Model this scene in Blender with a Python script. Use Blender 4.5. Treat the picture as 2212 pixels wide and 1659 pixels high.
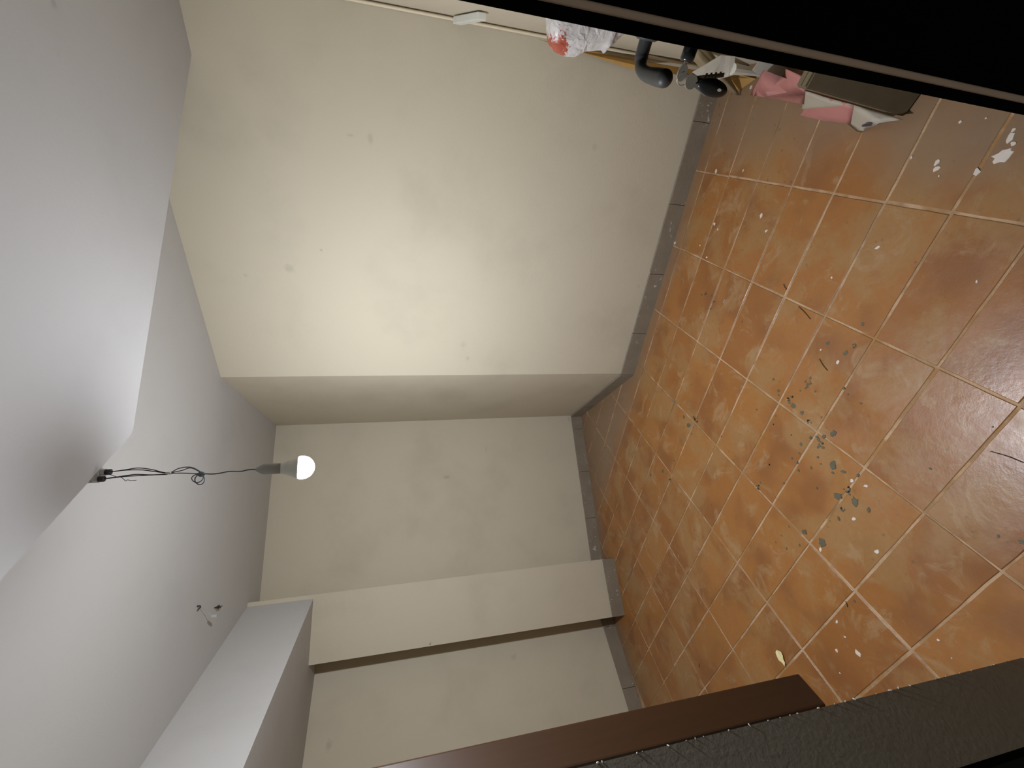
import bpy, bmesh, math, random
from mathutils import Vector, Matrix, noise
for o in list(bpy.data.objects):
    bpy.data.objects.remove(o, do_unlink=True)
sc = bpy.context.scene
COL = sc.collection
V = Vector
rnd = random.Random(7)

# ------------------------------------------------------------ camera, world, exposure
cam_d = bpy.data.cameras.new('camera')
cam_d.sensor_fit = 'HORIZONTAL'
cam_d.sensor_width = 36.0
cam_d.lens = 14.5209
cam_d.clip_start = 0.01
cam = bpy.data.objects.new('camera', cam_d)
COL.objects.link(cam)
# the phone is held sideways: the picture's right edge points to the floor
cx = V((-0.01416547, -0.23414325, -0.9720989))
cy = V((0.99989966, -0.00331708, -0.01377162))
cz = V((0.0, -0.97219645, 0.23416675))
M = Matrix((cx, cy, cz)).transposed().to_4x4()
M.translation = V((0, 0, 1.5))
cam.matrix_world = M
sc.camera = cam
world = bpy.data.worlds.new('night')
sc.world = world
world.use_nodes = True
world.node_tree.nodes['Background'].inputs[0].default_value = (1.0, 0.93, 0.82, 1)
world.node_tree.nodes['Background'].inputs[1].default_value = 0.09
sc.view_settings.view_transform = 'Standard'
sc.view_settings.look = 'None'
sc.view_settings.exposure = 0.0
sc.view_settings.gamma = 1.0
sc.view_settings.use_curve_mapping = False
sc.cycles.use_denoising = True
sc.cycles.max_bounces = 10
sc.cycles.diffuse_bounces = 6
BULB_STRENGTH = 2380.0
BULB_COLOR = (0.955, 1.0, 1.08)

# ------------------------------------------------------------ materials
def srgb(r, g, b):
    f = lambda c: (c / 255 / 12.92) if c / 255 <= 0.04045 else ((c / 255 + 0.055) / 1.055) ** 2.4
    return (f(r), f(g), f(b), 1)

class N:
    """small helper round a node tree"""
    def __init__(s, name):
        s.m = bpy.data.materials.new(name)
        s.m.use_nodes = True
        s.t = s.m.node_tree
        s.b = s.t.nodes['Principled BSDF']
    def n(s, typ, **kw):
        x = s.t.nodes.new(typ)
        for k, v in kw.items():
            setattr(x, k, v)
        return x
    def l(s, a, b):
        s.t.links.new(a, b)
    def sock(s, v, inp):
        if isinstance(v, bpy.types.NodeSocket):
            s.l(v, inp)
        elif v is not None:
            inp.default_value = v
    def math(s, op, a, b=None, c=None, clamp=False):
        x = s.n('ShaderNodeMath', operation=op, use_clamp=clamp)
        for i, v in enumerate((a, b, c)):
            s.sock(v, x.inputs[i])
        return x.outputs[0]
    def vm(s, op, a, b=None):
        x = s.n('ShaderNodeVectorMath', operation=op)
        s.sock(a, x.inputs[0])
        s.sock(b, x.inputs[1])
        return x.outputs['Value'] if op in ('LENGTH', 'DOT_PRODUCT', 'DISTANCE') else x.outputs['Vector']
    def pos(s):
        return s.n('ShaderNodeTexCoord').outputs['Object']
    def noise(s, scale, detail=4, rough=0.55, vec=None, dist=0.0):
        x = s.n('ShaderNodeTexNoise')
        x.inputs['Scale'].default_value = scale
        x.inputs['Detail'].default_value = detail
        x.inputs['Roughness'].default_value = rough
        x.inputs['Distortion'].default_value = dist
        s.l(vec if vec is not None else s.pos(), x.inputs['Vector'])
        return x.outputs['Fac']
    def ramp(s, fac, lo, hi, a=0.0, b=1.0):
        x = s.n('ShaderNodeMapRange', interpolation_type='SMOOTHSTEP')
        s.l(fac, x.inputs['Value'])
        for i, v in zip(('From Min', 'From Max', 'To Min', 'To Max'), (lo, hi, a, b)):
            x.inputs[i].default_value = v
        return x.outputs['Result']
    def mix(s, fac, a, b, blend='MIX'):
        x = s.n('ShaderNodeMix', data_type='RGBA', blend_type=blend)
        s.sock(fac, x.inputs[0])
        s.sock(a, x.inputs[6])
        s.sock(b, x.inputs[7])
        return x.outputs[2]
    def bump(s, h, strength=0.2, dist=0.01):
        x = s.n('ShaderNodeBump')
        x.inputs['Strength'].default_value = strength
        x.inputs['Distance'].default_value = dist
        s.l(h, x.inputs['Height'])
        s.l(x.outputs[0], s.b.inputs['Normal'])
    def done(s, col=None, rough=0.6, metal=0.0, spec=0.5):
        s.sock(col, s.b.inputs['Base Color'])
        s.sock(rough, s.b.inputs['Roughness'])
        s.b.inputs['Metallic'].default_value = metal
        s.b.inputs['Specular IOR Level'].default_value = spec
        return s.m

def plain(name, col, rough=0.6, metal=0.0, spec=0.5, var=0.12, scale=30):
    k = N(name)
    d = tuple(c * (1 - var) for c in col[:3]) + (1,)
    u = tuple(min(1, c * (1 + var)) for c in col[:3]) + (1,)
    c = k.mix(k.noise(scale), d, u)
    return k.done(c, rough, metal, spec)

def paint(name, col, scuffs=(), dark=0.10):
    """matt wall paint: roller texture, faint blotches and the scuffs of this wall"""
    k = N(name)
    base = tuple(col) + (1,)
    worn = tuple(c * (1 - dark) for c in col) + (1,)
    c = k.mix(k.ramp(k.noise(2.2, 5, 0.6), 0.45, 0.75), base, worn)
    P = k.pos()
    nz = k.noise(38, 3, 0.6)
    for (x, y, z), (rx, rz), amt in scuffs:
        d = k.vm('SUBTRACT', P, (x, y, z))
        d = k.vm('MULTIPLY', d, (1 / rx, 1 / rx, 1 / rz))
        r = k.vm('LENGTH', d)
        f = k.math('ADD', r, k.math('MULTIPLY', nz, 1.5))
        f = k.ramp(f, 0.7, 1.6, amt * .6, 0.0)
        c = k.mix(f, c, tuple(v * 0.45 for v in col) + (1,))
    k.bump(k.noise(90, 3, 0.6), 0.12, 0.004)
    return k.done(c, 0.85, 0, 0.25)

CREAM = (0.505, 0.45, 0.345)
M_WALL_R = paint('cream_wall_paint_scuffed', CREAM, [
    ((1.124, 1.956, 1.669), (.045, .02), .5), ((1.121, 1.958, 1.754), (.012, .03), .5),
    ((.683, 2.227, 1.934), (.012, .012), .8), ((.597, 2.28, 2.094), (.04, .035), .45),
    ((.16, 2.549, 1.167), (.03, .02), .5), ((.241, 2.499, 1.2), (.05, .03), .35),
    ((.591, 2.284, .139), (.02, .015), .5), ((1.185, 1.918, .592), (.02, .03), .4),
    ((.558, 2.304, 2.3), (.02, .02), .4)])
M_WALL = paint('cream_wall_paint', CREAM, [
    ((-.749, 3.399, 1.239), (.03, .045), .6), ((-.55, 3.469, .899), (.05, .02), .3),
    ((-.327, 3.547, .111), (.05, .02), .5), ((-2.146, 2.666, 2.017), (.05, .03), .5),
    ((-1.949, 2.876, .822), (.035, .05), .45)])
M_CEIL = paint('white_ceiling_paint', (0.46, 0.448, 0.43), dark=0.06)
M_SLAB = paint('white_slab_paint', (0.44, 0.432, 0.425), [
    ((.82, 1.21, 2.31), (.03, .01), .7), ((.92, 1.21, 2.31), (.02, .03), .7)], dark=0.06)
M_JAMB = paint('grey_plaster_jamb', (0.235, 0.22, 0.18), dark=0.1)
M_BLACK = plain('black_door_paint', (.0028, .0028, .003, 1), .9, 0, .04, .2)
M_BEAD = plain('frame_highlight_bead', (.80, .62, .48, 1), .5, .3, .5, .1)  # pale colour paints in the highlight along the black frame's edge

def tile_mat():
    k = N('worn_terracotta')
    P = k.pos()
    info = k.n('ShaderNodeObjectInfo').outputs['Random']
    a = k.mix(info, (.285, .112, .028, 1), (.345, .150, .040, 1))
    # burnt red-brown areas, mostly inside single tiles
    shift = k.n('ShaderNodeCombineXYZ')
    k.l(k.math('MULTIPLY', info, 40.0), shift.inputs[2])
    Q = k.vm('ADD', P, shift.outputs[0])
    burn = k.ramp(k.noise(5.0, 2, 0.5, Q), 0.44, 0.70)
    a = k.mix(k.math('MULTIPLY', burn, .7), a, (.215, .082, .026, 1))
    # worn, pale patches where the glaze is gone
    w = k.ramp(k.noise(3.1, 5, 0.62, P, .4), 0.47, 0.60)
    a = k.mix(k.math('MULTIPLY', w, .62), a, (.330, .195, .080, 1))
    w2 = k.ramp(k.noise(7.5, 6, 0.68, P, .9), 0.53, 0.66)
    a = k.mix(k.math('MULTIPLY', w2, .55), a, (.385, .255, .135, 1))
    w3 = k.ramp(k.noise(60, 3, 0.6, P), 0.3, 0.7, .0, .16)
    a = k.mix(w3, a, (.20, .09, .03, 1))
    # grey dust gathered along the foot of the walls
    def wall_d(px, py, nx, ny):
        return k.vm('DOT_PRODUCT', k.vm('SUBTRACT', P, (px, py, 0)), (nx, ny, 0))
    d1 = wall_d(.0616, 2.6095, -.524056, -.851684)
    d2 = wall_d(-.298, 3.557, .331, -.9436)
    d3 = wall_d(-1.86, 2.97, .728, -.686)
    d4 = wall_d(1.52, 1.71, -.851684, .524056)
    d = k.math('MINIMUM', k.math('MINIMUM', d1, d2), k.math('MINIMUM', d3, k.math('ADD', d4, -.24)))
    jit = k.math('MULTIPLY', k.noise(4, 3, .5), .26)
    dm = k.ramp(k.math('ADD', d, jit), 0.10, 0.34, .85, 0.0)
    a = k.mix(dm, a, (.245, .165, .105, 1))
    # trodden-in small dark specks
    v = k.n('ShaderNodeTexVoronoi')
    v.inputs['Scale'].default_value = 26
    k.l(P, v.inputs['Vector'])
    s = k.math('MULTIPLY', k.ramp(k.math('ADD', v.outputs['Distance'], k.math('MULTIPLY', k.noise(80, 2), .25)), .16, .30, 1, 0), k.ramp(k.noise(3.3, 2), .50, .60))
    a = k.mix(k.math('MULTIPLY', s, .62), a, (.10, .075, .04, 1))
    a = k.mix(1.0, a, (.90, .885, .85, 1), 'MULTIPLY')
    r = k.ramp(k.noise(7, 5, .65), .3, .75, .27, .46)
    k.bump(k.noise(45, 5, .65), .16, .004)
    return k.done(a, r, 0, .5)
M_TILE = tile_mat()

def grout_mat():
    k = N('pale_dusty_grout')
    c = k.mix(k.ramp(k.noise(7, 5, .65), .38, .62), (.46, .31, .19, 1), (.30, .185, .095, 1))
    c = k.mix(k.ramp(k.noise(5.3, 3, .6), .55, .62, 0, .9), c, (.31, .165, .062, 1))
    c = k.mix(k.ramp(k.noise(3.1, 2), .60, .72), c, (.14, .10, .06, 1))
    k.bump(k.noise(120, 3, .6), .5, .004)
    return k.done(c, .9, 0, .2)
M_GROUT = grout_mat()

def skirt_mat():
    k = N('grey_dusty_skirting')
    c = k.mix(k.noise(9, 5, .6), (.165, .130, .092, 1), (.27, .225, .17, 1))
    c = k.mix(k.ramp(k.noise(14, 4, .7, None, 1.5), .62, .68), c, (.46, .44, .41, 1))
    k.bump(k.noise(60, 4, .6), .3, .004)
    return k.done(c, .6, 0, .4)
M_SKIRT = skirt_mat()

def wood_mat():
    k = N('dark_varnished_wood')
    P = k.vm('MULTIPLY', k.pos(), (60, 60, 3))
    c = k.mix(k.noise(1.0, 4, .6, P, .8), (.030, .014, .0065, 1), (.050, .022, .009, 1))
    return k.done(c, .42, 0, .4)
M_WOOD = wood_mat()
M_GREYHANDLE = plain('satin_graphite_metal', (.032, .032, .030, 1), .5, .0, .35, .15)
M_STEEL = plain('worn_key_steel', (.34, .32, .27, 1), .35, .45, .5, .2)
M_BRASS = plain('dull_brown_key', (.13, .09, .05, 1), .45, .3, .5, .2)
M_BLACKPL = plain('black_glossy_plastic', (.012, .012, .012, 1), .25, 0, .5, .2)
M_WHITEPL = plain('white_plastic', (.62, .62, .56, 1), .45, 0, .5, .05)
M_WIRE = plain('dark_wire_and_gap_shade', (.03, .026, .030, 1), .6, 0, .4, .2)
M_WIREG = plain('grey_wire_sleeve', (.10, .12, .15, 1), .6, 0, .4, .2)
M_BOX = plain('pale_plastic_conduit', (.36, .35, .33, 1), .7, 0, .3, .1)
M_CARTON = plain('brown_grey_cardboard', (.135, .105, .062, 1), .9, 0, .2, .18, 14)
M_CARD = plain('amber_cardboard', (.40, .235, .075, 1), .9, 0, .2, .15, 9)
M_CLOTH = plain('beige_canvas', (.28, .22, .13, 1), .9, 0, .2, .2, 18)
M_PAPERW = plain('white_film', (.55, .53, .46, 1), .6, 0, .4, .12, 14)
M_PINK = plain('pink_bag_film', (.44, .185, .165, 1), .55, 0, .4, .12, 22)
M_PALE = plain('pale_bag_film', (.37, .33, .26, 1), .55, 0, .4, .12, 22)
M_DARKPRINT = plain('dark_violet_print', (.06, .045, .06, 1), .6, 0, .4, .2)
M_DARKDROP = plain('dark_green_dried_paint', (.095, .085, .052, 1), .55, 0, .35, .4, 18)
M_WHITEDROP = plain('white_dried_paint', (.60, .53, .46, 1), .7, 0, .3, .15, 25)
M_LEAF = plain('pale_yellow_paper', (.72, .62, .33, 1), .7, 0, .3, .12, 40)
M_STRAW = plain('dark_straw', (.05, .035, .02, 1), .8, 0, .2, .2)
M_CHIP = plain('bare_plaster', (.50, .46, .39, 1), .9, 0, .2, .15)
k = N('lit_bulb_glass')
k.b.inputs['Base Color'].default_value = (1, 1, 1, 1)
k.b.inputs['Emission Color'].default_value = BULB_COLOR + (1,)
k.b.inputs['Emission Strength'].default_value = BULB_STRENGTH
M_BULB = k.m
def bag_mat():
    k = N('thin_white_carrier_bag')
    P = k.pos()
    d = k.vm('LENGTH', k.vm('MULTIPLY', k.vm('SUBTRACT', P, (-.046, .044, .192)), (16, 16, 30)))
    f = k.ramp(k.math('ADD', d, k.math('MULTIPLY', k.noise(70, 3, .6), 1.1)), 1.35, 1.5, 1, 0)
    streak = k.ramp(k.noise(95, 2, .5, k.vm('MULTIPLY', P, (1, 1, .35))), .60, .66)
    f = k.math('MULTIPLY', f, k.math('SUBTRACT', 1.0, k.math('MULTIPLY', streak, .8)))
    c = k.mix(k.noise(35, 4), (.40, .37, .345, 1), (.50, .47, .445, 1))
    c = k.mix(f, c, (.27, .052, .026, 1))
    k.bump(k.noise(20, 3, .5, None, 1.6), .7, .014)
    return k.done(c, .45, 0, .5)
M_BAG = bag_mat()

# ------------------------------------------------------------ building helpers
def link(name, bm, mat, parent=None, smooth=False):
    me = bpy.data.meshes.new(name)
    bmesh.ops.recalc_face_normals(bm, faces=bm.faces[:])
    bm.to_mesh(me)
    bm.free()
    for m in (mat if isinstance(mat, (list, tuple)) else [mat]):
        me.materials.append(m)
    if smooth:
        for p in me.polygons:
            p.use_smooth = True
    o = bpy.data.objects.new(name, me)
    COL.objects.link(o)
    if parent:
        o.parent = parent
    return o

def rebase(o, loc):
    """put the object's origin at loc without moving its mesh (meshes are written in world coordinates)"""
    if o.type == 'MESH':
        o.data.transform(Matrix.Translation(-V(loc)))
    o.location = loc
    return o

def struct(o):
    o['kind'] = 'structure'
    return o

def tag(o, label, cat, group=None):
    o['label'] = label
    o['category'] = cat
    if group:
        o['group'] = group
    return o

def empty(name, loc):
    o = bpy.data.objects.new(name, None)
    o.empty_display_size = 0.05
    o.location = loc
    COL.objects.link(o)
    return o

def adopt(o, parent):
    """parent a mesh written in world coordinates to an Empty at parent.location"""
    o.data.transform(Matrix.Translation(-V(parent.location)))
    o.parent = parent
    return o

def prism(poly, z0, z1, bm=None):
    bm = bm or bmesh.new()
    lo = [bm.verts.new((x, y, z0)) for x, y in poly]
    hi = [bm.verts.new((x, y, z1)) for x, y in poly]
    n = len(poly)
    bm.faces.new(lo[::-1])
    bm.faces.new(hi)
    for i in range(n):
        j = (i + 1) % n
        bm.faces.new((lo[i], lo[j], hi[j], hi[i]))
    return bm

def wall_poly(p, q, t, ext0=0.0, ext1=0.0):
    """footprint of a wall whose room face runs p -> q, thickness t to the left of that direction"""
    p, q = V(p), V(q)
    d = (q - p).normalized()
    nrm = V((-d.y, d.x))
    p = p - d * ext0
    q = q + d * ext1
    return [tuple(p), tuple(q), tuple(q + nrm * t), tuple(p + nrm * t)]

def obox(c, ax, ay, az, bm=None, bev=0.0):
    """box with centre c and half-axis vectors"""
    bm2 = bmesh.new()
    vs = []
    c, ax, ay, az = V(c), V(ax), V(ay), V(az)
    for sx in (-1, 1):
        for sy in (-1, 1):
            for sz in (-1, 1):
                vs.append(bm2.verts.new(c + ax * sx + ay * sy + az * sz))
    for f in ((0, 1, 3, 2), (4, 6, 7, 5), (0, 4, 5, 1), (2, 3, 7, 6), (0, 2, 6, 4), (1, 5, 7, 3)):
        bm2.faces.new([vs[i] for i in f])
    if bev:
        bmesh.ops.bevel(bm2, geom=bm2.edges[:], offset=bev, segments=2, affect='EDGES', profile=.6)
    if bm is None:
        return bm2
    me = bpy.data.meshes.new('t')
    bm2.to_mesh(me)
    bm2.free()
    bm.from_mesh(me)
    bpy.data.meshes.remove(me)
    return bm

def spline(pts, per=6):
    pts = [V(p) for p in pts]
    if len(pts) < 3:
        return pts
    P = [pts[0] * 2 - pts[1]] + pts + [pts[-1] * 2 - pts[-2]]
    out = []
    for i in range(1, len(P) - 2):
        a, b, c, d = P[i - 1:i + 3]
        for k in range(per):
            t = k / per
            out.append(.5 * ((2 * b) + (c - a) * t + (2 * a - 5 * b + 4 * c - d) * t * t + (3 * b - a - 3 * c + d) * t ** 3))
    out.append(pts[-1])
    return out

def tube(pts, r, bm=None, seg=8, cap=True):
    """tube along pts; r is a number or one radius per point"""
    bm = bm or bmesh.new()
    pts = [V(p) for p in pts]
    rs = r if isinstance(r, (list, tuple)) else [r] * len(pts)
    rings = []
    up = V((0, 0, 1))
    prev = None
    for i, p in enumerate(pts):
        t = (pts[min(i + 1, len(pts) - 1)] - pts[max(i - 1, 0)]).normalized()
        if prev is None:
            a = t.cross(up)
            if a.length < .1:
                a = t.cross(V((1, 0, 0)))
        else:
            a = prev - t * prev.dot(t)
        a.normalize()
        prev = a
        b = t.cross(a)
        rings.append([bm.verts.new(p + (a * math.cos(2 * math.pi * k / seg) + b * math.sin(2 * math.pi * k / seg)) * rs[i]) for k in range(seg)])
    for i in range(len(rings) - 1):
        for k in range(seg):
            j = (k + 1) % seg
            bm.faces.new((rings[i][k], rings[i][j], rings[i + 1][j], rings[i + 1][k]))
    if cap:
        bm.faces.new(rings[0][::-1])
        bm.faces.new(rings[-1])
    return bm

def lathe(c, prof, axis=(0, 0, 1), seg=24, bm=None):
    """profile [(radius, height along axis)] turned about axis through c"""
    bm = bm or bmesh.new()
    ax = V(axis).normalized()
    a = ax.orthogonal().normalized()
    b = ax.cross(a)
    c = V(c)
    rings = []
    for r, h in prof:
        if r < 1e-5:
            rings.append([bm.verts.new(c + ax * h)])
        else:
            rings.append([bm.verts.new(c + ax * h + (a * math.cos(2 * math.pi * k / seg) + b * math.sin(2 * math.pi * k / seg)) * r) for k in range(seg)])
    for i in range(len(rings) - 1):
        A, B = rings[i], rings[i + 1]
        for k in range(seg):
            j = (k + 1) % seg
            f = [A[k % len(A)], A[j % len(A)], B[j % len(B)], B[k % len(B)]]
            u = []
            for v in f:
                if v not in u:
                    u.append(v)
            if len(u) > 2:
                bm.faces.new(u)
    for R in (rings[0], rings[-1]):
        if len(R) > 2:
            bm.faces.new(R)
    return bm

# ------------------------------------------------------------ the room's plan (metres, camera above the origin)
A = V((-.851684, .524056))          # along the right wall, away from the entry side
NN = V((-.524056, -.851684))        # out of the right wall, into the room
B0 = V((.0616, 2.6095))             # end of the right wall
K0 = B0 + A * -1.715                # corner behind the door leaf
C0 = V((-.298, 3.557))
D0 = V((-1.459, 3.150))
E0 = V((-1.363, 2.943))
F0 = V((-1.725, 2.787))
G0 = V((-1.808, 3.025))
L0 = V((-2.836, 1.934))
P1 = V((-1.200, 1.361))             # foot of the brown jamb, far and near corner
P2 = V((-1.240, 1.248))
J0 = V((.160, .1718))               # right edge of the doorway
W1 = J0 + V((.852, -.524)) * .353   # doorway wall meets the side wall
JF = V((-.690, .695))               # left reveal: room edge and outer edge
JN = V((-.760, .581))
Q2 = V((-2.055, 1.534))
H = 2.535
HS = 2.3175
HB = 2.150

ROOM = [K0, B0, C0, D0, E0, F0, G0, L0, P1, P2, Q2, JF, JN, J0, W1]
FLOOR = [K0, B0, C0, D0, E0, F0, G0, L0, P1, P2, V((-1.9, 1.44)), JF, JN, J0, W1]

struct(link('wall_right', prism(wall_poly(B0, K0, .12, 0, .12), -.05, H + .05), M_WALL_R))
struct(link('wall_return', prism(wall_poly(C0, B0, .12, 0, 0), -.05, H + .05), M_WALL))
struct(link('wall_back', prism(wall_poly(D0, C0, .12, .0, .12), -.05, H + .05), M_WALL))
pr = E0 + (D0 - E0).normalized() * .30
pl = G0 + (D0 - E0).normalized() * .14
pil = struct(link('wall_pillar', prism([tuple(E0), tuple(pr), tuple(pl), tuple(F0)], -.05, H + .02), M_WALL))
struct(link('wall_left', prism(wall_poly(L0, G0, .12, .1, .12), -.05, H + .05), M_WALL))
# side wall behind the open door leaf
struct(link('wall_side', prism(wall_poly(K0, W1, .12, .12, .05), -.05, H + .05), M_WALL))
# partition that ends in the brown jamb
pd = V((-.944, .331))
struct(link('wall_partition', prism([tuple(P1 + pd * .022), tuple(P2 + pd * .022), tuple(P2 + pd * 1.75), tuple(P1 + pd * 1.80)], -.05, H + .05), M_WALL))
# doorway wall, left of the opening: grey reveal towards the opening
wl = struct(link('wall_doorway', prism([tuple(JN), tuple(JF), tuple(JF + V((-.852, .524)) * 1.75), tuple(JN + V((-.852, .524)) * 1.75)], -.05, H + .05), M_JAMB))
# chipped plaster along the reveal's room edge
bm = bmesh.new()
for i in range(60):
    z = .04 + i * .036 + rnd.uniform(-.03, .03)
    c = V((JF.x, JF.y, z))
    s = rnd.uniform(.0009, .0022)
    m4 = Matrix.Translation(c) @ Matrix.Rotation(rnd.uniform(0, 6), 4, V((rnd.random(), rnd.random(), 1)).normalized()) @ Matrix.Diagonal((s, s, s * rnd.uniform(1, 3.2), 1))
    bmesh.ops.create_icosphere(bm, subdivisions=1, radius=1, matrix=m4)
ch = link('plaster_chips', bm, M_CHIP, wl)
ch['kind'] = 'stuff'
struct(link('wall_entry', prism([tuple(J0 + V((.852, -.524)) * .09), tuple(W1 + V((.852, -.524)) * .15), tuple(W1 + V((.852, -.524)) * .15 - NN * .10), tuple(J0 + V((.852, -.524)) * .09 - NN * .10)], -.05, H + .05), M_BLACK))

# ceiling, the lower slab over the entry, the beam along the left side
ce = [(-3.1, .2), (1.9, .2), (1.9, 4.0), (-3.1, 4.0)]
struct(link('ceiling', prism(ce, H, H + .12), M_CEIL))
q0 = V((-.1305, 1.470))
da = V((.9666, .2563))
s1 = q0 + da * 1.62
q1 = q0 + V((-.5225, -.8527)) * 1.06
slab = [tuple(q0), tuple(q1), tuple(J0 + V((-.15, -.13))), tuple(W1 + V((.12, -.10))), tuple(K0 + V((.10, .02))), tuple(s1)]
struct(link('ceiling_lowered', prism(slab, HS, H + .01), M_SLAB))
b1 = E0 + V((-.0732, -.9973)) * 1.62
beam = [tuple(E0 + (D0 - E0) * .2), tuple(b1), tuple(L0 + V((.3, -.2))), tuple(L0 + V((-.1, .05))), tuple(G0 + V((-.08, .05)))]
struct(link('ceiling_beam', prism(beam, HB, H + .01), M_CEIL))

# ------------------------------------------------------------ floor: grout bed and one object per tile
fl = struct(link('floor', prism([tuple(p) for p in FLOOR], -.06, -.0022), M_GROUT))
SA, SB = .3934064, .1980705
O0 = V((1.4275566, 1.6554871))
poly = [p for p in FLOOR]

def clip(sub, p, nrm):
    """keep the part of sub on the side nrm points to"""
    out = []
    for i in range(len(sub)):
        a, b = sub[i], sub[(i + 1) % len(sub)]
        fa, fb = (a - p).dot(nrm), (b - p).dot(nrm)
        if fa >= 0:
            out.append(a)
        if fa * fb < 0:
            out.append(a + (b - a) * (fa / (fa - fb)))
    return out

def area(p):
    return .5 * sum(p[i].x * p[(i + 1) % len(p)].y - p[(i + 1) % len(p)].x * p[i].y for i in range(len(p)))

def inset(p, d):
    """offset a counter-clockwise polygon inwards by d"""
    n = len(p)
    out = []
    for i in range(n):
        a, b, c = p[i - 1], p[i], p[(i + 1) % n]
        u, v = (b - a).normalized(), (c - b).normalized()
        n1, n2 = V((-u.y, u.x)), V((-v.y, v.x))
        den = 1 + n1.dot(n2)
        out.append(b + (n1 + n2) * (d / max(den, .35)))
    return out

for i in range(-1, 9):
    for j in range(-14, 14):
        c = O0 + A * (i * SA) + NN * (j * SB)
        # joints wander a little from tile to tile
        g = [rnd.uniform(.0022, .0048) for _ in range(4)]
        lo_a, hi_a, lo_b, hi_b = g[0], SA - g[1], g[2], SB - g[3]
        q = [v for v in poly]
        for p_, n_ in ((c + A * lo_a, A), (c + A * hi_a, -A), (c + NN * lo_b, NN), (c + NN * hi_b, -NN)):
            q = clip(q, p_, n_)
            if len(q) < 3:
                break
        if len(q) < 3:
            continue
        r = []
        for v in q:
            if not r or (v - r[-1]).length > .004:
                r.append(v)
        if (r[0] - r[-1]).length < .004:
            r.pop()
        if len(r) < 3:
            continue
        if area(r) < 0:
            r = r[::-1]
        if area(r) < .0012:
            continue
        # irregular, slightly chipped outline
        e = []
        for t in range(len(r)):
            a, b = r[t], r[(t + 1) % len(r)]
            L = (b - a).length
            nrm = V((-(b - a).y, (b - a).x)).normalized()
            m = max(1, int(L / .05))
            for s in range(m):
                e.append(a + (b - a) * (s / m) + nrm * (rnd.uniform(-.0004, .0016) if s else .0012))
        top = inset(e, .0016)
        bm = bmesh.new()
        zt = rnd.uniform(-.0004, .0004)
        tx, ty = rnd.uniform(-.0016, .0016), rnd.uniform(-.0016, .0016)
        zz = lambda v: zt + tx * (v.x - c.x) + ty * (v.y - c.y)
        lo = [bm.verts.new((v.x, v.y, -.006)) for v in e]
        md = [bm.verts.new((v.x, v.y, zz(v) - .0009)) for v in e]
        hi = [bm.verts.new((v.x, v.y, zz(v))) for v in top]
        n_ = len(e)
        for s in range(n_):
            t = (s + 1) % n_
            bm.faces.new((lo[s], lo[t], md[t], md[s]))
            bm.faces.new((md[s], md[t], hi[t], hi[s]))
        bm.faces.new(hi)
        link('tile', bm, M_TILE, fl)

DARK= [(-0.225, 1.289, 0.0077), (-0.241, 1.258, 0.0199), (-0.214, 1.235, 0.0098), (-0.198, 1.198, 0.0141), (-0.256, 1.33, 0.008), (-0.293, 1.337, 0.0054), (-0.319, 1.371, 0.0066), (-0.333, 1.348, 0.0054), (-0.295, 1.261, 0.006), (-0.316, 1.202, 0.0165), (-0.416, 1.266, 0.006), (-0.425, 1.187, 0.0177), (-0.397, 1.151, 0.0112), (-0.429, 1.125, 0.0166), (-0.444, 1.082, 0.0084), (-0.474, 1.17, 0.0092), (-0.506, 1.184, 0.0084), (-0.335, 1.115, 0.0061), (-0.475, 1.544, 0.0115), (-0.455, 1.53, 0.005), (-0.604, 1.388, 0.0056), (-0.602, 1.322, 0.0116), (-0.654, 1.425, 0.0041), (-0.692, 1.454, 0.0041), (-0.698, 1.401, 0.0057), (-0.663, 1.342, 0.0065), (-0.618, 1.248, 0.0173), (-0.43, 1.412, 0.0052), (-0.363, 1.343, 0.0065), (-0.342, 1.288, 0.0062), (-0.32, 1.249, 0.005), (-0.344, 1.203, 0.0057), (-0.332, 1.165, 0.0082), (-0.366, 1.481, 0.0048), (-0.271, 0.908, 0.0042), (-0.78, 1.132, 0.0053), (-0.42, 0.719, 0.0081), (-0.421, 0.762, 0.0058), (-0.132, 0.77, 0.0029), (-0.225, 1.373, 0.0033), (-0.189, 1.458, 0.0042), (0.459, 1.862, 0.0102), (0.46, 1.896, 0.0072), (0.438, 1.821, 0.0077), (0.402, 1.803, 0.0091), (0.372, 1.831, 0.0077), (0.276, 1.622, 0.0053), (-0.009, 1.292, 0.0141), (-0.043, 1.33, 0.0047), (-0.033, 1.306, 0.0061), (-0.045, 1.267, 0.0059), (-0.08, 1.373, 0.0135), (-0.105, 1.362, 0.0134), (-0.131, 1.323, 0.0104), (-0.142, 1.243, 0.0048), (-0.16, 1.294, 0.0111), (-0.054, 1.145, 0.0044), (-0.084, 1.102, 0.005), (-0.032, 1.16, 0.0062), (-0.044, 1.429, 0.008), (-0.063, 1.429, 0.0068), (0.004, 1.453, 0.0081), (0.135, 1.215, 0.0085), (0.117, 1.121, 0.0086), (0.093, 1.152, 0.011), (0.188, 1.093, 0.0075), (-0.209, 1.961, 0.0168), (-0.245, 2.019, 0.0174), (-0.202, 2.057, 0.0089), (-0.13, 1.546, 0.0063), (-0.198, 1.895, 0.0048), (-0.151, 1.446, 0.004), (-0.188, 1.457, 0.0047), (-0.223, 1.372, 0.0033), (-0.277, 1.768, 0.0044), (-0.605, 2.405, 0.0109), (-0.553, 2.272, 0.0122), (-0.591, 2.196, 0.0097), (-0.365, 1.481, 0.0042), (-0.484, 1.808, 0.0038), (-0.292, 1.994, 0.0069), (-0.467, 2.156, 0.0066)]
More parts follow.
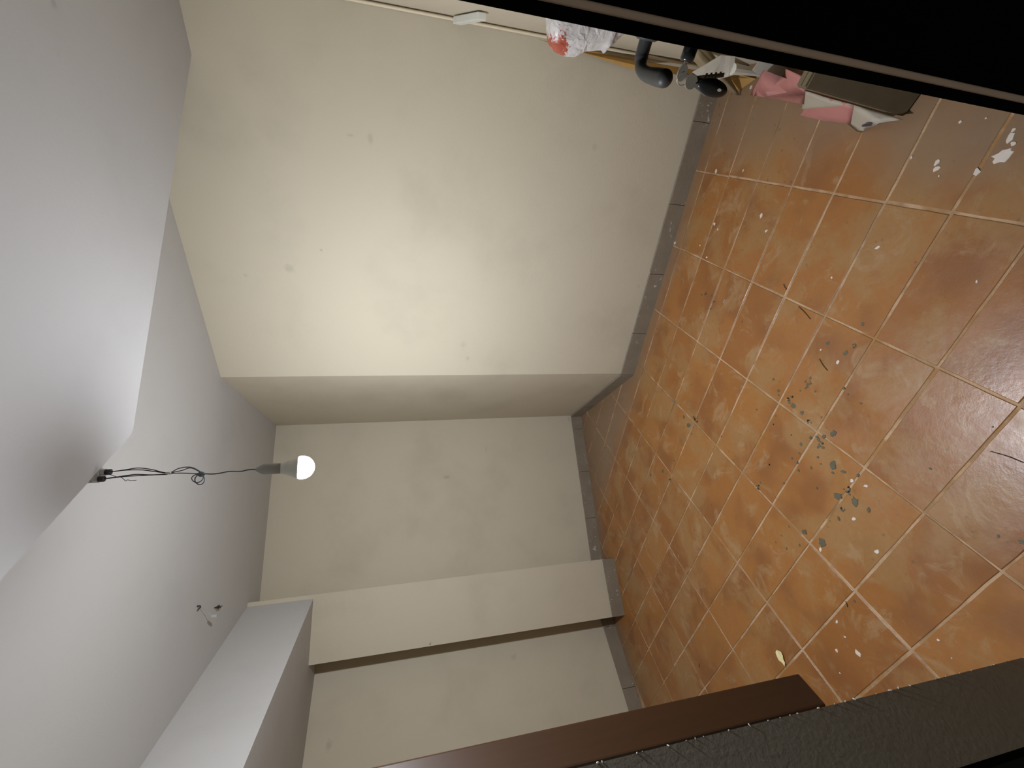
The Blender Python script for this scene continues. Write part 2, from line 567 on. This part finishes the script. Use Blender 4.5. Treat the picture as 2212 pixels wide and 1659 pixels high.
WHITE= [(0.716, 0.828, 0.0042), (0.693, 0.774, 0.0023), (0.631, 0.881, 0.0076), (0.613, 0.883, 0.0076), (0.588, 0.877, 0.0027), (0.559, 0.794, 0.0088), (0.631, 0.723, 0.0044), (0.615, 0.729, 0.0102), (0.596, 0.723, 0.0065), (0.576, 0.742, 0.0185), (0.678, 0.944, 0.0043), (0.434, 1.043, 0.0059), (0.725, 1.506, 0.0082), (0.648, 1.481, 0.0064), (1.055, 1.777, 0.009), (0.971, 1.603, 0.0053), (0.797, 1.794, 0.0081), (0.762, 1.771, 0.005), (0.809, 2.118, 0.0088), (0.725, 1.904, 0.0044), (0.646, 1.853, 0.0053), (0.374, 1.197, 0.0044), (0.261, 0.797, 0.0036), (0.394, 1.732, 0.0049), (1.321, 1.552, 0.0068), (-0.49, 1.13, 0.0066), (-0.577, 1.057, 0.0074), (-0.647, 1.254, 0.007), (-0.357, 1.135, 0.0066), (-0.365, 1.09, 0.0059), (0.063, 1.179, 0.0068), (0.113, 1.242, 0.0039), (0.394, 1.734, 0.0058), (-0.957, 1.123, 0.0088), (-0.995, 1.198, 0.0057), (-0.888, 1.196, 0.0052), (-0.927, 1.167, 0.0037), (-0.774, 0.894, 0.0041), (-1.07, 1.187, 0.0028), (-0.808, 0.863, 0.002)]

def blob_mesh(L, z, wob, sd, shrink=1.0):
    bm = bmesh.new()
    r = random.Random(sd)
    L2 = []
    for x, y, rad in L:
        if rad > .0085 and sd == 3 and r.random() < .6:
            for q in range(9):
                t, d_ = r.uniform(0, 6.3), rad * r.uniform(.2, 1.3)
                L2.append((x + math.cos(t) * d_, y + math.sin(t) * d_, rad * r.uniform(.18, .5)))
        else:
            L2.append((x, y, rad))
    for x, y, rad in L2:
        rad *= shrink
        n_ = 9 if rad < .008 else 14
        st, an = r.uniform(.75, 1.3), r.uniform(0, 3.14)
        lo, hi = [], []
        for q in range(n_):
            t = 2 * math.pi * q / n_
            rr = rad * (1 + r.uniform(-wob, wob))
            dx, dy = math.cos(t) * rr * st, math.sin(t) * rr / st
            X, Y = x + dx * math.cos(an) - dy * math.sin(an), y + dx * math.sin(an) + dy * math.cos(an)
            lo.append(bm.verts.new((X, Y, -.0004)))
            hi.append(bm.verts.new((x + (X - x) * .9, y + (Y - y) * .9, z)))
        for q in range(n_):
            t = (q + 1) % n_
            bm.faces.new((lo[q], lo[t], hi[t], hi[q]))
        bm.faces.new(hi)
    return bm
dd = link('dark_paint_drops', blob_mesh(DARK, .0009, .28, 3, .85), M_DARKDROP, fl)
dd['kind'] = 'stuff'
wd = link('white_paint_drops', blob_mesh(WHITE, .0010, .30, 4), M_WHITEDROP, fl)
wd['kind'] = 'stuff'

# ------------------------------------------------------------ skirting, one object per tile of it
SKH = .0975
def skirting(name, p, q, cut=()):
    p, q = V(p), V(q)
    d = (q - p).normalized()
    nrm = V((d.y, -d.x))            # into the room
    L = (q - p).length
    back = struct(link(name, prism([tuple(p), tuple(q), tuple(q + nrm * .004), tuple(p + nrm * .004)], -.002, SKH - .022), M_WIRE))  # backing coloured dark: paints the shade in the gap above and behind the tiles
    x = 0.0
    stops = list(cut) + [L]
    for e in stops:
        if e > L:
            e = L
        a, b = p + d * (x + .001), p + d * (e - .001)
        c = (a + b) / 2 + nrm * (.0032 + .0055)
        top = SKH + rnd.uniform(-.0012, .0012)
        bm = obox((c.x, c.y, top / 2 - .001), (d.x * (b - a).length / 2, d.y * (b - a).length / 2, 0), (nrm.x * .0055, nrm.y * .0055, 0), (0, 0, top / 2), bev=.0018)
        link('skirting_tile', bm, M_SKIRT, back)
        x = e
        if e >= L:
            break
seg = lambda o, L: [o + .393 * k for k in range(int((L - o) / .393) + 1)]
skirting('baseboard_right', B0, K0, seg(.31, 1.715))
skirting('baseboard_return', C0, B0, seg(.36, (C0 - B0).length))
skirting('baseboard_back', D0, C0, (.33, .72, 1.10))
skirting('baseboard_pillar', F0, E0, ())
skirting('baseboard_left', L0, G0 + (L0 - G0).normalized() * .01, seg(.2, 1.48))

# ------------------------------------------------------------ brown jamb, black door frame, open door leaf
pn = V((.944, -.331))
pt = (P1 - P2).normalized()
pc = (P1 + P2) / 2 - pn * .004
struct(link('trim_1', obox((pc.x, pc.y, 1.05), (pt.x * .060, pt.y * .060, 0), (pn.x * .019, pn.y * .019, 0), (0, 0, 1.05), bev=.006), M_WOOD))
out = V((-NN.x, -NN.y))            # into the room at the doorway: -NN points away from camera
o_r = V((.852, -.524))
jl = J0 * 1.22
fr = struct(link('trim_2', prism([tuple(J0), tuple(J0 + o_r * .10), tuple(J0 + o_r * .10 + out * .055), tuple(jl)], -.05, 2.30), M_BLACK))
bm = tube([(J0.x + o_r.x * .0068 - out.x * .0002, J0.y + o_r.y * .0068 - out.y * .0002, z) for z in (-.02, .6, 1.2, 1.8, 2.29)], .0017, seg=10)
link('edge_bead', bm, M_BEAD, fr, True)
# outer black frame left of the reveal
o_l = V((-.852, .524))
struct(link('trim_3', prism([tuple(JN - out * .012 + o_l * .001), tuple(JN + o_l * .3 - out * .012), tuple(JN + o_l * .3), tuple(JN + o_l * .001)], -.05, 2.3), M_BLACK))
# pale bead down the corner behind the door
kc = K0 + A * .010 + NN * .009
struct(link('trim_4', tube([(kc.x, kc.y, z) for z in (.02, .7, 1.4, 2.3)], .006, seg=8), plain('pale_caulk', (.66, .58, .42, 1), .7), None, True))

ld = V((.6826, .7308))              # along the leaf, hinge to free edge
lm = V((-.7308, .6826))             # out of the leaf, towards the bulb
le = V((.757, .803))                # free edge, room face
lh = le - ld * .76
leaf = struct(link('door_1', prism([tuple(lh), tuple(le), tuple(le - lm * .045), tuple(lh - lm * .045)], .008, 2.05), M_BLACK))
def lp(back, outw, z):
    p = le - ld * back + lm * outw
    return V((p.x, p.y, z))
hb = bmesh.new()
path = spline([lp(.045, .0, 1.012), lp(.044, .022, 1.012), lp(.046, .038, 1.012), lp(.056, .053, 1.012), lp(.074, .060, 1.011), lp(.100, .062, 1.010), lp(.130, .061, 1.010), lp(.155, .060, 1.010), lp(.172, .059, 1.010)], 5)
n_ = len(path)
rad = []
for i in range(n_):
    t = i / (n_ - 1)
    rad.append(.0140 if t < .3 else .0125 + .0035 * min(1, max(0, (t - .45) / .35)))
dirv_ = (path[-1] - path[-2]).normalized()
for q in (.25, .5, .7, .85, .95, 1.0):
    path.append(path[n_ - 1] + dirv_ * (.0155 * q))
    rad.append(.0160 * math.sqrt(max(.004, 1 - q * q)))
h = link('door_handle', tube(path, rad, hb, 18), M_GREYHANDLE, leaf, True)
link('rosette', lathe(lp(.045, 0, 1.012), [(0, .0), (.025, .0), (.025, .006), (.018, .010), (0, .010)], (lm.x, lm.y, 0), 20), M_GREYHANDLE, h, True)
lk = link('lock_plate', obox(lp(.045, .003, .905), (ld.x * .016, ld.y * .016, 0), (lm.x * .003, lm.y * .003, 0), (0, 0, .032), bev=.002), M_GREYHANDLE, leaf)
link('lock_cylinder', lathe(lp(.045, .004, .905), [(0, 0), (.0150, 0), (.0150, .022), (.013, .027), (0, .027)], (lm.x, lm.y, 0), 18), M_BLACKPL, lk, True)

# ------------------------------------------------------------ keys in the lock
kc0 = lp(.045, .031, .905)
ke = empty('key_bunch', kc0)
tag(ke, 'bunch of keys with a black oval remote, hanging from the lock below the handle', 'keys')
m3, d3 = V((lm.x, lm.y, 0)), V((ld.x, ld.y, 0))
UP = V((0, 0, 1))
def disc(c, ax, bx, nrm, th, holes=None, seg=18, bm=None):
    """flat plate with elliptical outline (half axes ax, bx)"""
    bm = bm or bmesh.new()
    c = V(c)
    lo = [bm.verts.new(c + ax * math.cos(2 * math.pi * q / seg) + bx * math.sin(2 * math.pi * q / seg) - nrm * th) for q in range(seg)]
    hi = [bm.verts.new(v.co + nrm * th * 2) for v in lo]
    bm.faces.new(lo[::-1])
    bm.faces.new(hi)
    for q in range(seg):
        t = (q + 1) % seg
        bm.faces.new((lo[q], lo[t], hi[t], hi[q]))
    return bm
bm = disc(kc0 + m3 * .020, m3 * .016, UP * .0115, d3, .0014)
obox(kc0 + m3 * .001, m3 * .008, UP * .0035, d3 * .0011, bm)
adopt(link('key', bm, M_STEEL), ke)
rc = kc0 + m3 * .030 + UP * -.006
ring = [rc + (m3 * math.cos(t) + UP * math.sin(t)) * .0125 + d3 * math.sin(t * 2) * .001 for t in [2 * math.pi * q / 20 for q in range(21)]]
adopt(link('split_ring', tube(ring, .0012, seg=6, cap=False), M_STEEL, None, True), ke)
def hang_key(side, dirv, blade, mat, bow=.0125):
    dirv = V(dirv).normalized()
    b = rc + UP * -.012 + d3 * side
    sd = dirv.cross(d3).normalized()
    bm = disc(b + dirv * .008, dirv * bow, sd * (bow * .92), d3, .0012)
    obox(b + dirv * (.008 + bow + blade / 2), dirv * (blade / 2 + .002), sd * .0042, d3 * .0010, bm)
    for q in range(4):
        obox(b + dirv * (.012 + bow + blade * (.35 + .16 * q)) + sd * .0048, dirv * .0022, sd * .0022, d3 * .0009, bm)
    adopt(link('key', bm, mat), ke)
hang_key(-.006, UP * -1 + m3 * .35, .034, M_STEEL, .0150)
hang_key(-.003, UP * -1 + m3 * .02, .040, M_STEEL, .0135)
hang_key(.000, UP * -1 + m3 * -.10, .052, M_BRASS)
hang_key(.005, UP * -1 + m3 * -.22, .070, M_BRASS, .011)
fc = rc + UP * -.076 + m3 * .006 - d3 * .010
bm = bmesh.new()
fa = (UP * -1 + m3 * .10).normalized()
fs = fa.cross(d3).normalized()
mm = Matrix(((fa.x * .040, fs.x * .0172, d3.x * .007, fc.x), (fa.y * .040, fs.y * .0172, d3.y * .007, fc.y), (fa.z * .040, fs.z * .0172, d3.z * .007, fc.z), (0, 0, 0, 1)))
bmesh.ops.create_uvsphere(bm, u_segments=24, v_segments=14, radius=1, matrix=mm)
rf = adopt(link('remote_control', bm, M_BLACKPL, None, True), ke)
bt = link('remote_button', disc(fc + fa * .014 - d3 * .0066, fa * .005, fs * .0030, d3, .0008), M_WHITEPL)
bt.data.transform(Matrix.Translation(-kc0))
bt.parent = rf
adopt(link('remote_strap', tube(spline([rc + UP * -.012, rc + UP * -.022 + m3 * .004, fc - fa * .038], 4), .0018, seg=6), M_BLACKPL), ke)

# ------------------------------------------------------------ bulb on its bare wires
bc = V((-.239, 1.339, 1.822))
BUP = V((.05, -.19, .97)).normalized()   # the bulb hangs crooked, its dome turned to the back of the room
lamp = empty('hanging_bulb', (-.232, 1.352, 2.33))
tag(lamp, 'lit bare bulb hanging on tied wires from the edge of the lowered slab', 'lamp')
prof = []
R_ = .0335
TOP = math.radians(12)
for q in range(13):
    t = -math.pi / 2 + q * (math.pi / 2 + TOP) / 12
    prof.append((R_ * math.cos(t) if q else 0.0, R_ * math.sin(t)))
rt, zt_ = prof[-1]
prof.append((0, zt_))
adopt(link('bulb', lathe(bc, prof, BUP, 28), M_BULB, None, True), lamp)
adopt(link('bulb_housing', lathe(bc, [(0, zt_ + .0003), (rt * .995, zt_ + .0003), (rt * .97, zt_ + .006), (.026, .024), (.019, .043), (.0150, .056), (0, .056)], BUP, 28), M_WHITEPL, None, True), lamp)
adopt(link('lamp_socket', lathe(bc, [(0, .056), (.0150, .056), (.0155, .075), (.0150, .100), (.009, .112), (.004, .118), (0, .118)], BUP, 20), M_BOX, None, True), lamp)
ns = V((-.8527, .5225, 0))           # out of the slab's edge face
# two cut conduits fixed to the slab's edge face
def conduit(foot, top, r):
    bm = tube([foot, top], r, seg=12)
    cnd = adopt(link('conduit', bm, M_BOX, None, True), lamp)
    bm = tube([V(foot) + UP * -.012, V(foot) + UP * .010], r * .82, seg=10)
    e = link('conduit_plug', bm, M_WIRE, None, True)
    e.data.transform(Matrix.Translation(-V(lamp.location)))
    e.parent = cnd
conduit((-.2235, 1.3475, 2.312), (-.2235, 1.3475, 2.50), .0095)
conduit((-.2385, 1.3320, 2.318), (-.2385, 1.3320, 2.50), .0095)
adopt(link('mounting_plate', obox((-.226, 1.334, 2.405), (ns.x * .0045, ns.y * .0045, 0), (.5225 * .024, .8527 * .024, 0), (0, 0, .083), bev=.001), M_BOX), lamp)
def wire(name, pts, r=.0014, mat=None, per=6):
    return adopt(link(name, tube(spline(pts, per), r, seg=6), mat or M_WIRE, None, True), lamp)
wire('wire', [(-.2235, 1.347, 2.302), (-.219, 1.342, 2.265), (-.216, 1.343, 2.235), (-.222, 1.342, 2.203), (-.230, 1.340, 2.179), (-.234, 1.340, 2.164)])
wire('wire', [(-.2235, 1.347, 2.302), (-.220, 1.342, 2.264), (-.222, 1.344, 2.227), (-.228, 1.341, 2.195), (-.235, 1.342, 2.164)])
wire('wire', [(-.2385, 1.332, 2.308), (-.234, 1.340, 2.257), (-.2325, 1.340, 2.238), (-.236, 1.339, 2.202), (-.236, 1.339, 2.164)])
wire('wire', [(-.2385, 1.332, 2.308), (-.236, 1.337, 2.256), (-.236, 1.336, 2.210), (-.237, 1.338, 2.164)])
wire('wire', [(-.228, 1.341, 2.302), (-.236, 1.339, 2.282), (-.239, 1.339, 2.271), (-.248, 1.337, 2.261), (-.246, 1.338, 2.257), (-.248, 1.337, 2.249), (-.248, 1.337, 2.236)], .0008)
adopt(link('wire_tie', tube([(-.2345, 1.340, 2.168), (-.2345, 1.340, 2.155)], .0036, seg=8), M_WHITEPL, None, True), lamp)
wire('wire', [(-.234, 1.340, 2.160), (-.230, 1.340, 2.152), (-.223, 1.342, 2.139), (-.2205, 1.342, 2.120), (-.224, 1.341, 2.102), (-.239, 1.339, 2.080)], .0015, M_WIREG)
wire('wire', [(-.234, 1.340, 2.160), (-.229, 1.343, 2.131), (-.2235, 1.343, 2.110), (-.236, 1.341, 2.086)], .0013, M_WIREG)
wire('wire', [(-.235, 1.340, 2.160), (-.236, 1.339, 2.130), (-.240, 1.339, 2.093), (-.241, 1.339, 2.078)], .0015, M_WIREG)
wire('wire_loop', [(-.241, 1.338, 2.081), (-.252, 1.336, 2.074), (-.265, 1.334, 2.075), (-.270, 1.333, 2.084), (-.264, 1.334, 2.094), (-.253, 1.336, 2.097), (-.242, 1.338, 2.091)], .0014, M_WIREG)
wire('wire_loop', [(-.241, 1.339, 2.083), (-.243, 1.340, 2.098), (-.250, 1.339, 2.106), (-.258, 1.337, 2.103), (-.264, 1.336, 2.094), (-.262, 1.336, 2.084), (-.254, 1.338, 2.078), (-.243, 1.339, 2.079)], .0014, M_WIREG)
bm = bmesh.new()
bmesh.ops.create_icosphere(bm, subdivisions=2, radius=1, matrix=Matrix.Translation((-.242, 1.339, 2.083)) @ Matrix.Diagonal((.0075, .0065, .0105, 1)))
adopt(link('insulating_tape', bm, M_WIREG, None, True), lamp)
wire('wire', [(-.241, 1.339, 2.075), (-.243, 1.338, 2.056), (-.242, 1.338, 2.035), (-.238, 1.334, 2.012), (-.236, 1.315, 1.975), tuple(bc + BUP * .135), tuple(bc + BUP * .112)], .0018, M_WIREG)

# ------------------------------------------------------------ loose ends in the ceiling
st = empty('wire_stub', (-1.161, 2.496, H))
tag(st, 'dark frayed tuft of cut wires sticking out of the ceiling near the beam', 'wire')
for dx, dy, dz in ((-.006, .004, -.030), (.007, -.003, -.028), (.001, .008, -.034), (-.003, -.008, -.024), (.010, .006, -.022)):
    adopt(link('strand', tube(spline([(-1.161, 2.496, H), (-1.161 + dx * .3, 2.496 + dy * .3, H + dz * .5), (-1.161 + dx, 2.496 + dy, H + dz)], 3), .0026, seg=6), M_WIRE), st)
st2 = empty('wire_connector', (-1.062, 2.307, H))
tag(st2, 'pale terminal block dangling on a thin wire from a dark hole in the ceiling', 'connector')
adopt(link('ceiling_hook', tube(spline([(-1.060, 2.318, H), (-1.060, 2.316, H - .014), (-1.064, 2.306, H - .018), (-1.068, 2.298, H - .012)], 4), .0032, seg=8), M_WIRE, None, True), st2)
adopt(link('thin_wire', tube(spline([(-1.060, 2.314, H - .010), (-1.085, 2.335, H - .020), (-1.115, 2.352, H - .034), (-1.130, 2.352, H - .050)], 5), .0012, seg=6), M_BOX, None, True), st2)
adopt(link('terminal_block', obox((-1.134, 2.352, H - .060), (.006, .002, 0), (-.002, .006, 0), (.002, 0, .012), bev=.0015), M_BOX), st2)

# small plaster lump on the pillar's edge
bm = bmesh.new()
bmesh.ops.create_icosphere(bm, subdivisions=2, radius=1, matrix=Matrix.Translation((-1.708, 2.790, 1.413)) @ Matrix.Diagonal((.009, .008, .006, 1)))
link('plaster_lump', bm, M_CHIP, pil, True)

# ------------------------------------------------------------ things jammed between the leaf and the side wall
# white rail high on the side wall
hk = link('wall_rail', obox((1.449, 1.625, 1.262), (-.5241 * .080, -.8517 * .080, -.040), (-.8517 * .012, .5241 * .012, 0), (0, 0, .017), bev=.003), M_WHITEPL)
rebase(hk, (1.449, 1.625, 1.262))
tag(hk, 'short white plastic rail sticking out of the corner above the carrier bag', 'rail')

# carrier bag, lofted ring by ring
view = V((.69, .724, 0)).normalized()
side = V((-.724, .69, 0)).normalized()
c0 = V((.983, 1.025, 0))
lv = [(1.139, .020), (1.134, .046), (1.122, .074), (1.102, .088), (1.074, .093), (1.046, .091), (1.030, .080), (1.020, .074), (1.000, .070), (.983, .066), (.970, .064), (.963, .070), (.955, .056), (.946, .050), (.932, .036), (.917, .020), (.910, .004)]
bm = bmesh.new()
SG = 36
rings = []
rb = random.Random(5)
for z, l in lv:
    R = []
    for q in range(SG):
        t = 2 * math.pi * q / SG
        cs, sn = math.cos(t), math.sin(t)
        w = l if cs > 0 else min(l, .060)
        dp = min(.055, .015 + l * .55)
        p = c0 + side * (cs * w) + view * (sn * dp)
        p.z = z
        nz = noise.noise(V((p.x * 42, p.y * 42, p.z * 20))) * .007 + noise.noise(V((t * 3.1, z * 9, 2.0))) * .006
        k_ = 1.0 if abs(cs) < .9 else .35
        p += (side * cs + view * sn) * nz * k_
        R.append(bm.verts.new(p))
    rings.append(R)
for i in range(len(rings) - 1):
    for q in range(SG):
        t = (q + 1) % SG
        bm.faces.new((rings[i][q], rings[i][t], rings[i + 1][t], rings[i + 1][q]))
bm.faces.new(rings[0])
bm.faces.new(rings[-1][::-1])
bg = empty('carrier_bag', (.983, 1.025, .91))
tag(bg, 'crumpled white plastic carrier bag with red print hanging behind the door', 'bag')
body = link('bag_body', bm, M_BAG, None, True)
adopt(body, bg)
nail = V((1.040, .962, 1.345))
for s_ in (.012, -.018):
    a_ = c0 + side * (s_ + .004)
    adopt(link('bag_handle', tube(spline([(a_.x, a_.y, 1.132), (a_.x + .02, a_.y - .02, 1.22), (nail.x - .004, nail.y + .003, nail.z - .003)], 5), [.009] * 5 + [.005] * 6, seg=8), M_PAPERW, None, True), bg)
wn = V((-.8517, .5241, 0))
nl = link('wall_nail', tube([nail - wn * .125 + UP * .0, nail + wn * .020], .003, seg=8), M_STEEL, None, True)
rebase(nl, tuple(nail))
tag(nl, 'steel nail in the side wall that carries the carrier bag', 'nail')

# tall carton, its dark face towards the doorway
k0_ = V((.813, .958, 0))
cu, cw = V((.632, .775, 0)), V((.69, -.724, 0))
def cp(u, w, z):
    return k0_ + cu * u + cw * w + UP * z
ca = empty('cardboard_carton', tuple(cp(.02, .085, 0)))
tag(ca, 'tall flattened brown-grey cardboard carton standing on the tiles between door and side wall', 'box')
lean = -.012
bm = bmesh.new()
def box8(bm, u0, u1, w0, w1, z0, z1, sh=0.0):
    v = [bm.verts.new(cp(u, w + (sh if z == z1 else 0), z)) for z in (z0, z1) for u, w in ((u0, w0), (u1, w0), (u1, w1), (u0, w1))]
    for f in ((3, 2, 1, 0), (4, 5, 6, 7), (0, 1, 5, 4), (1, 2, 6, 5), (2, 3, 7, 6), (3, 0, 4, 7)):
        bm.faces.new([v[i] for i in f])
box8(bm, 0, .040, 0, .160, .004, .402, .022)
bmesh.ops.bevel(bm, geom=bm.edges[:], offset=.003, segments=2, affect='EDGES')
adopt(link('carton_body', bm, M_CARTON), ca)
for u0, u1 in ((0.003, .018), (.021, .037)):
    bm = bmesh.new()
    box8(bm, u0, u1, .004, .156, .402, .406, .0)
    bm.transform(Matrix.Translation(cw * .022))
    adopt(link('carton_flap', bm, M_CARTON), ca)

# pink and white bag on the floor beside it
BAG={'a':(1.263,1.525,0.007),'b':(1.17,1.288,0.192),'c':(1.121,1.251,0.13),'d':(1.018,1.169,0.14),'e':(1.021,1.232,0.074),'f':(1.163,1.4,0.015),'g':(1.01,1.241,0.066),'hh':(0.89,1.041,0.093),'i':(0.883,1.112,0.013),'j':(1.037,1.307,0.002),'k':(0.791,0.944,0.033),'l':(0.838,1.084,0.003),'m':(0.804,0.99,0.061),'o':(0.953,1.106,0.116),'p':(0.948,1.201,0.01),'q':(1.127,1.219,0.164),'r':(1.065,1.167,0.152)}

bs = empty('striped_bag', (1.0, 1.2, 0))
tag(bs, 'low pink and white plastic bag lying on the tiles beside the cardboard carton', 'bag')
def sheet(name, fcs, mat, depth):
    """one film panel of the bag: front faces from named points, folded back by depth and closed at the floor"""
    keys = sorted({k for f in fcs for k in f})
    bm = bmesh.new()
    fr_, bk = {}, {}
    for k in keys:
        p = V(BAG[k])
        fr_[k] = bm.verts.new(p)
        r_ = V((p.x, p.y, 0)).normalized()
        bk[k] = bm.verts.new(p + r_ * depth + V((0, 0, max(-p.z * .25, -.02))))
    cnt = {}
    for f in fcs:
        bm.faces.new([fr_[k] for k in f])
        bm.faces.new([bk[k] for k in f][::-1])
        for i in range(len(f)):
            a_, b_ = f[i], f[(i + 1) % len(f)]
            if (b_, a_) in cnt:
                cnt.pop((b_, a_))
            else:
                cnt[(a_, b_)] = 1
    for a_, b_ in cnt:
        bm.faces.new((fr_[b_], fr_[a_], bk[a_], bk[b_]))
    bmesh.ops.subdivide_edges(bm, edges=bm.edges[:], cuts=3, use_grid_fill=True)
    for v in bm.verts:
        k_ = noise.noise(v.co * 30) * .004
        v.co += V((-.7, -.5, .3)) * k_
        v.co.z = max(v.co.z, .0012)
    return adopt(link(name, bm, mat, None, True), bs)
s_ = sheet('pink_panel', [('a', 'f', 'e', 'd', 'c', 'b'), ('d', 'r', 'q', 'c')], M_PINK, .035)
sheet('pale_panel', [('d', 'e', 'g', 'o'), ('o', 'g', 'hh')], M_PALE, .03)['label'] = 'off-white panel'
sheet('pink_band', [('g', 'j', 'p', 'o'), ('o', 'p', 'i', 'hh')], M_PINK, .012)
lowp = sheet('pale_hem', [('hh', 'i', 'l', 'm'), ('hh', 'm', 'k')], M_PALE, .02)
lowp['label'] = 'off-white crumpled hem with a dark print'
bm = bmesh.new()
disc_c = V((.822, 1.020, .048))
bm = disc(disc_c, V((.010, .028, .004)), V((.002, 0, .008)), V((-.9, .35, 0)).normalized(), .0016)
pr_ = link('dark_print', bm, M_DARKPRINT)
pr_.data.transform(Matrix.Translation(-V(bs.location)))
pr_.parent = lowp

# amber cardboard sheet leaning in the corner
def slabbed(name, pts, nrm, th, mat, wob=0.0):
    bm = bmesh.new()
    nrm = V(nrm).normalized()
    pts = [V(p) for p in pts]
    f_ = [bm.verts.new(p) for p in pts]
    b_ = [bm.verts.new(p + nrm * th) for p in pts]
    n_ = len(pts)
    bm.faces.new(f_)
    bm.faces.new(b_[::-1])
    for i in range(n_):
        j = (i + 1) % n_
        bm.faces.new((f_[j], f_[i], b_[i], b_[j]))
    return link(name, bm, mat)
am = slabbed('cardboard_sheet', [(1.494, 1.711, .945), (1.484, 1.717, .835), (1.478, 1.719, .731), (1.452, 1.727, .514), (1.432, 1.690, .290), (1.395, 1.655, .110), (1.350, 1.614, .004), (1.336, 1.520, .004), (1.400, 1.585, .10), (1.455, 1.672, .22), (1.4855, 1.7115, .42), (1.4885, 1.7135, .80)], (.75, .66, 0), .004, M_CARD)
rebase(am, (1.345, 1.57, .004))
tag(am, 'tall amber cardboard sheet leaning in the corner behind the keys', 'cardboard')
wf = slabbed('plastic_sheet', [(1.229, 1.424, .402), (1.280, 1.380, .305), (1.289, 1.385, .235), (1.252, 1.428, .205), (1.234, 1.443, .270), (1.222, 1.440, .34)], (.66, .75, 0), .003, M_PAPERW)
bm = bmesh.new()
bm.from_mesh(wf.data)
bmesh.ops.triangulate(bm, faces=bm.faces[:])
bmesh.ops.subdivide_edges(bm, edges=bm.edges[:], cuts=2, use_grid_fill=True)
for v in bm.verts:
    v.co += V((.6, .7, 0)) * noise.noise(v.co * 22) * .008
# it stands on a folded foot that reaches the tiles
tube([(1.262, 1.412, .225), (1.285, 1.432, .11), (1.300, 1.448, .003)], [.020, .014, .010], bm, 10)
bm.to_mesh(wf.data)
bm.free()
rebase(wf, (1.300, 1.448, .003))
tag(wf, 'crumpled whitish plastic sheet standing in the corner beside the beige umbrella', 'sheet')
um = empty('folded_umbrella', (1.327, 1.600, 0))
tag(um, 'narrow folded beige umbrella standing point down in the corner by the pink bag', 'umbrella')
u_top, u_bot = V((1.330, 1.420, .40)), V((1.327, 1.612, .012))
bm = bmesh.new()
ur = []
for i in range(9):
    t = i / 8
    c_ = u_bot.lerp(u_top, t)
    r_ = .004 + .026 * math.sin(min(1, t * 1.15) * math.pi * .55)
    R = []
    for q in range(16):
        a_ = 2 * math.pi * q / 16
        rr = r_ * (1 + .22 * math.cos(a_ * 5 + t * 2))
        R.append(bm.verts.new(c_ + V((math.cos(a_) * rr, math.sin(a_) * rr, 0))))
    ur.append(R)
for i in range(8):
    for q in range(16):
        t = (q + 1) % 16
        bm.faces.new((ur[i][q], ur[i][t], ur[i + 1][t], ur[i + 1][q]))
bm.faces.new(ur[0][::-1])
bm.faces.new(ur[-1])
adopt(link('canopy', bm, M_CLOTH, None, True), um)
adopt(link('ferrule', lathe(u_bot + UP * -.010, [(0, 0), (.003, .001), (.004, .014), (0, .016)], seg=10), M_STEEL, None, True), um)
adopt(link('shaft', tube([u_top + UP * -.01, u_top + (u_top - u_bot).normalized() * .16], .005, seg=8), M_WIRE, None, True), um)
wp = slabbed('folded_paper', [(1.238, 1.372, .165), (1.262, 1.352, .150), (1.300, 1.340, .030), (1.290, 1.352, .003), (1.250, 1.392, .003), (1.236, 1.382, .130)], (.66, .75, .1), .003, M_PAPERW)
rebase(wp, (1.27, 1.37, .003))
tag(wp, 'small folded white paper standing behind the pink bag', 'paper')

# ------------------------------------------------------------ litter on the tiles
bm = bmesh.new()
pts = [(-1.150, 1.463), (-1.141, 1.446), (-1.139, 1.430), (-1.152, 1.418), (-1.168, 1.414), (-1.184, 1.409), (-1.201, 1.405), (-1.196, 1.424), (-1.192, 1.444), (-1.178, 1.456), (-1.165, 1.466)]
ctr = V((-1.168, 1.436, 0))
f_ = []
for i, (x, y) in enumerate(pts):
    f_.append(bm.verts.new((ctr.x + (x - ctr.x) * .78, ctr.y + (y - ctr.y) * .78, .0015 + .006 * abs(math.sin(i * 1.3)))))
ctop = bm.verts.new((ctr.x, ctr.y, .0035))
for i in range(len(f_)):
    bm.faces.new((f_[i], f_[(i + 1) % len(f_)], ctop))
lf = link('paper_scrap', bm, M_LEAF)
md = lf.modifiers.new('thick', 'SOLIDIFY')
md.thickness = .0006
rebase(lf, (-1.168, 1.436, .001))
tag(lf, 'pale yellow curled scrap lying on the tiles in front of the brown jamb', 'scrap')
SL = [((.079, 1.247), (.033, 1.216), 'thin dark straw lying across a tile in the middle of the floor'),
      ((.292, 1.330), (.234, 1.281), 'longest thin straw near the joint in front of the right wall'),
      ((.398, 1.397), (.371, 1.383), 'short straw bit at a tile joint nearest the right wall'),
      ((-.198, .774), (-.217, .713), 'dark straw lying in the shiny patch at the foot of the picture'),
      ((-.796, 1.163), (-.813, 1.156), 'tiny dark straw bit at a joint in front of the yellow scrap'),
      ((-1.538, 1.955), (-1.556, 1.951), 'small dark curl of straw close to the left wall')]
for (a_, b_, lab) in SL:
    a_, b_ = V((*a_, .0018)), V((*b_, .0018))
    mid = (a_ + b_) / 2 + V((rnd.uniform(-.003, .003), rnd.uniform(-.003, .003), .001))
    o = link('straw', tube(spline([a_, mid, b_], 3), .0011, seg=5), M_STRAW)
    rebase(o, tuple(a_))
    tag(o, lab, 'straw', 'straws scattered on the tiles')
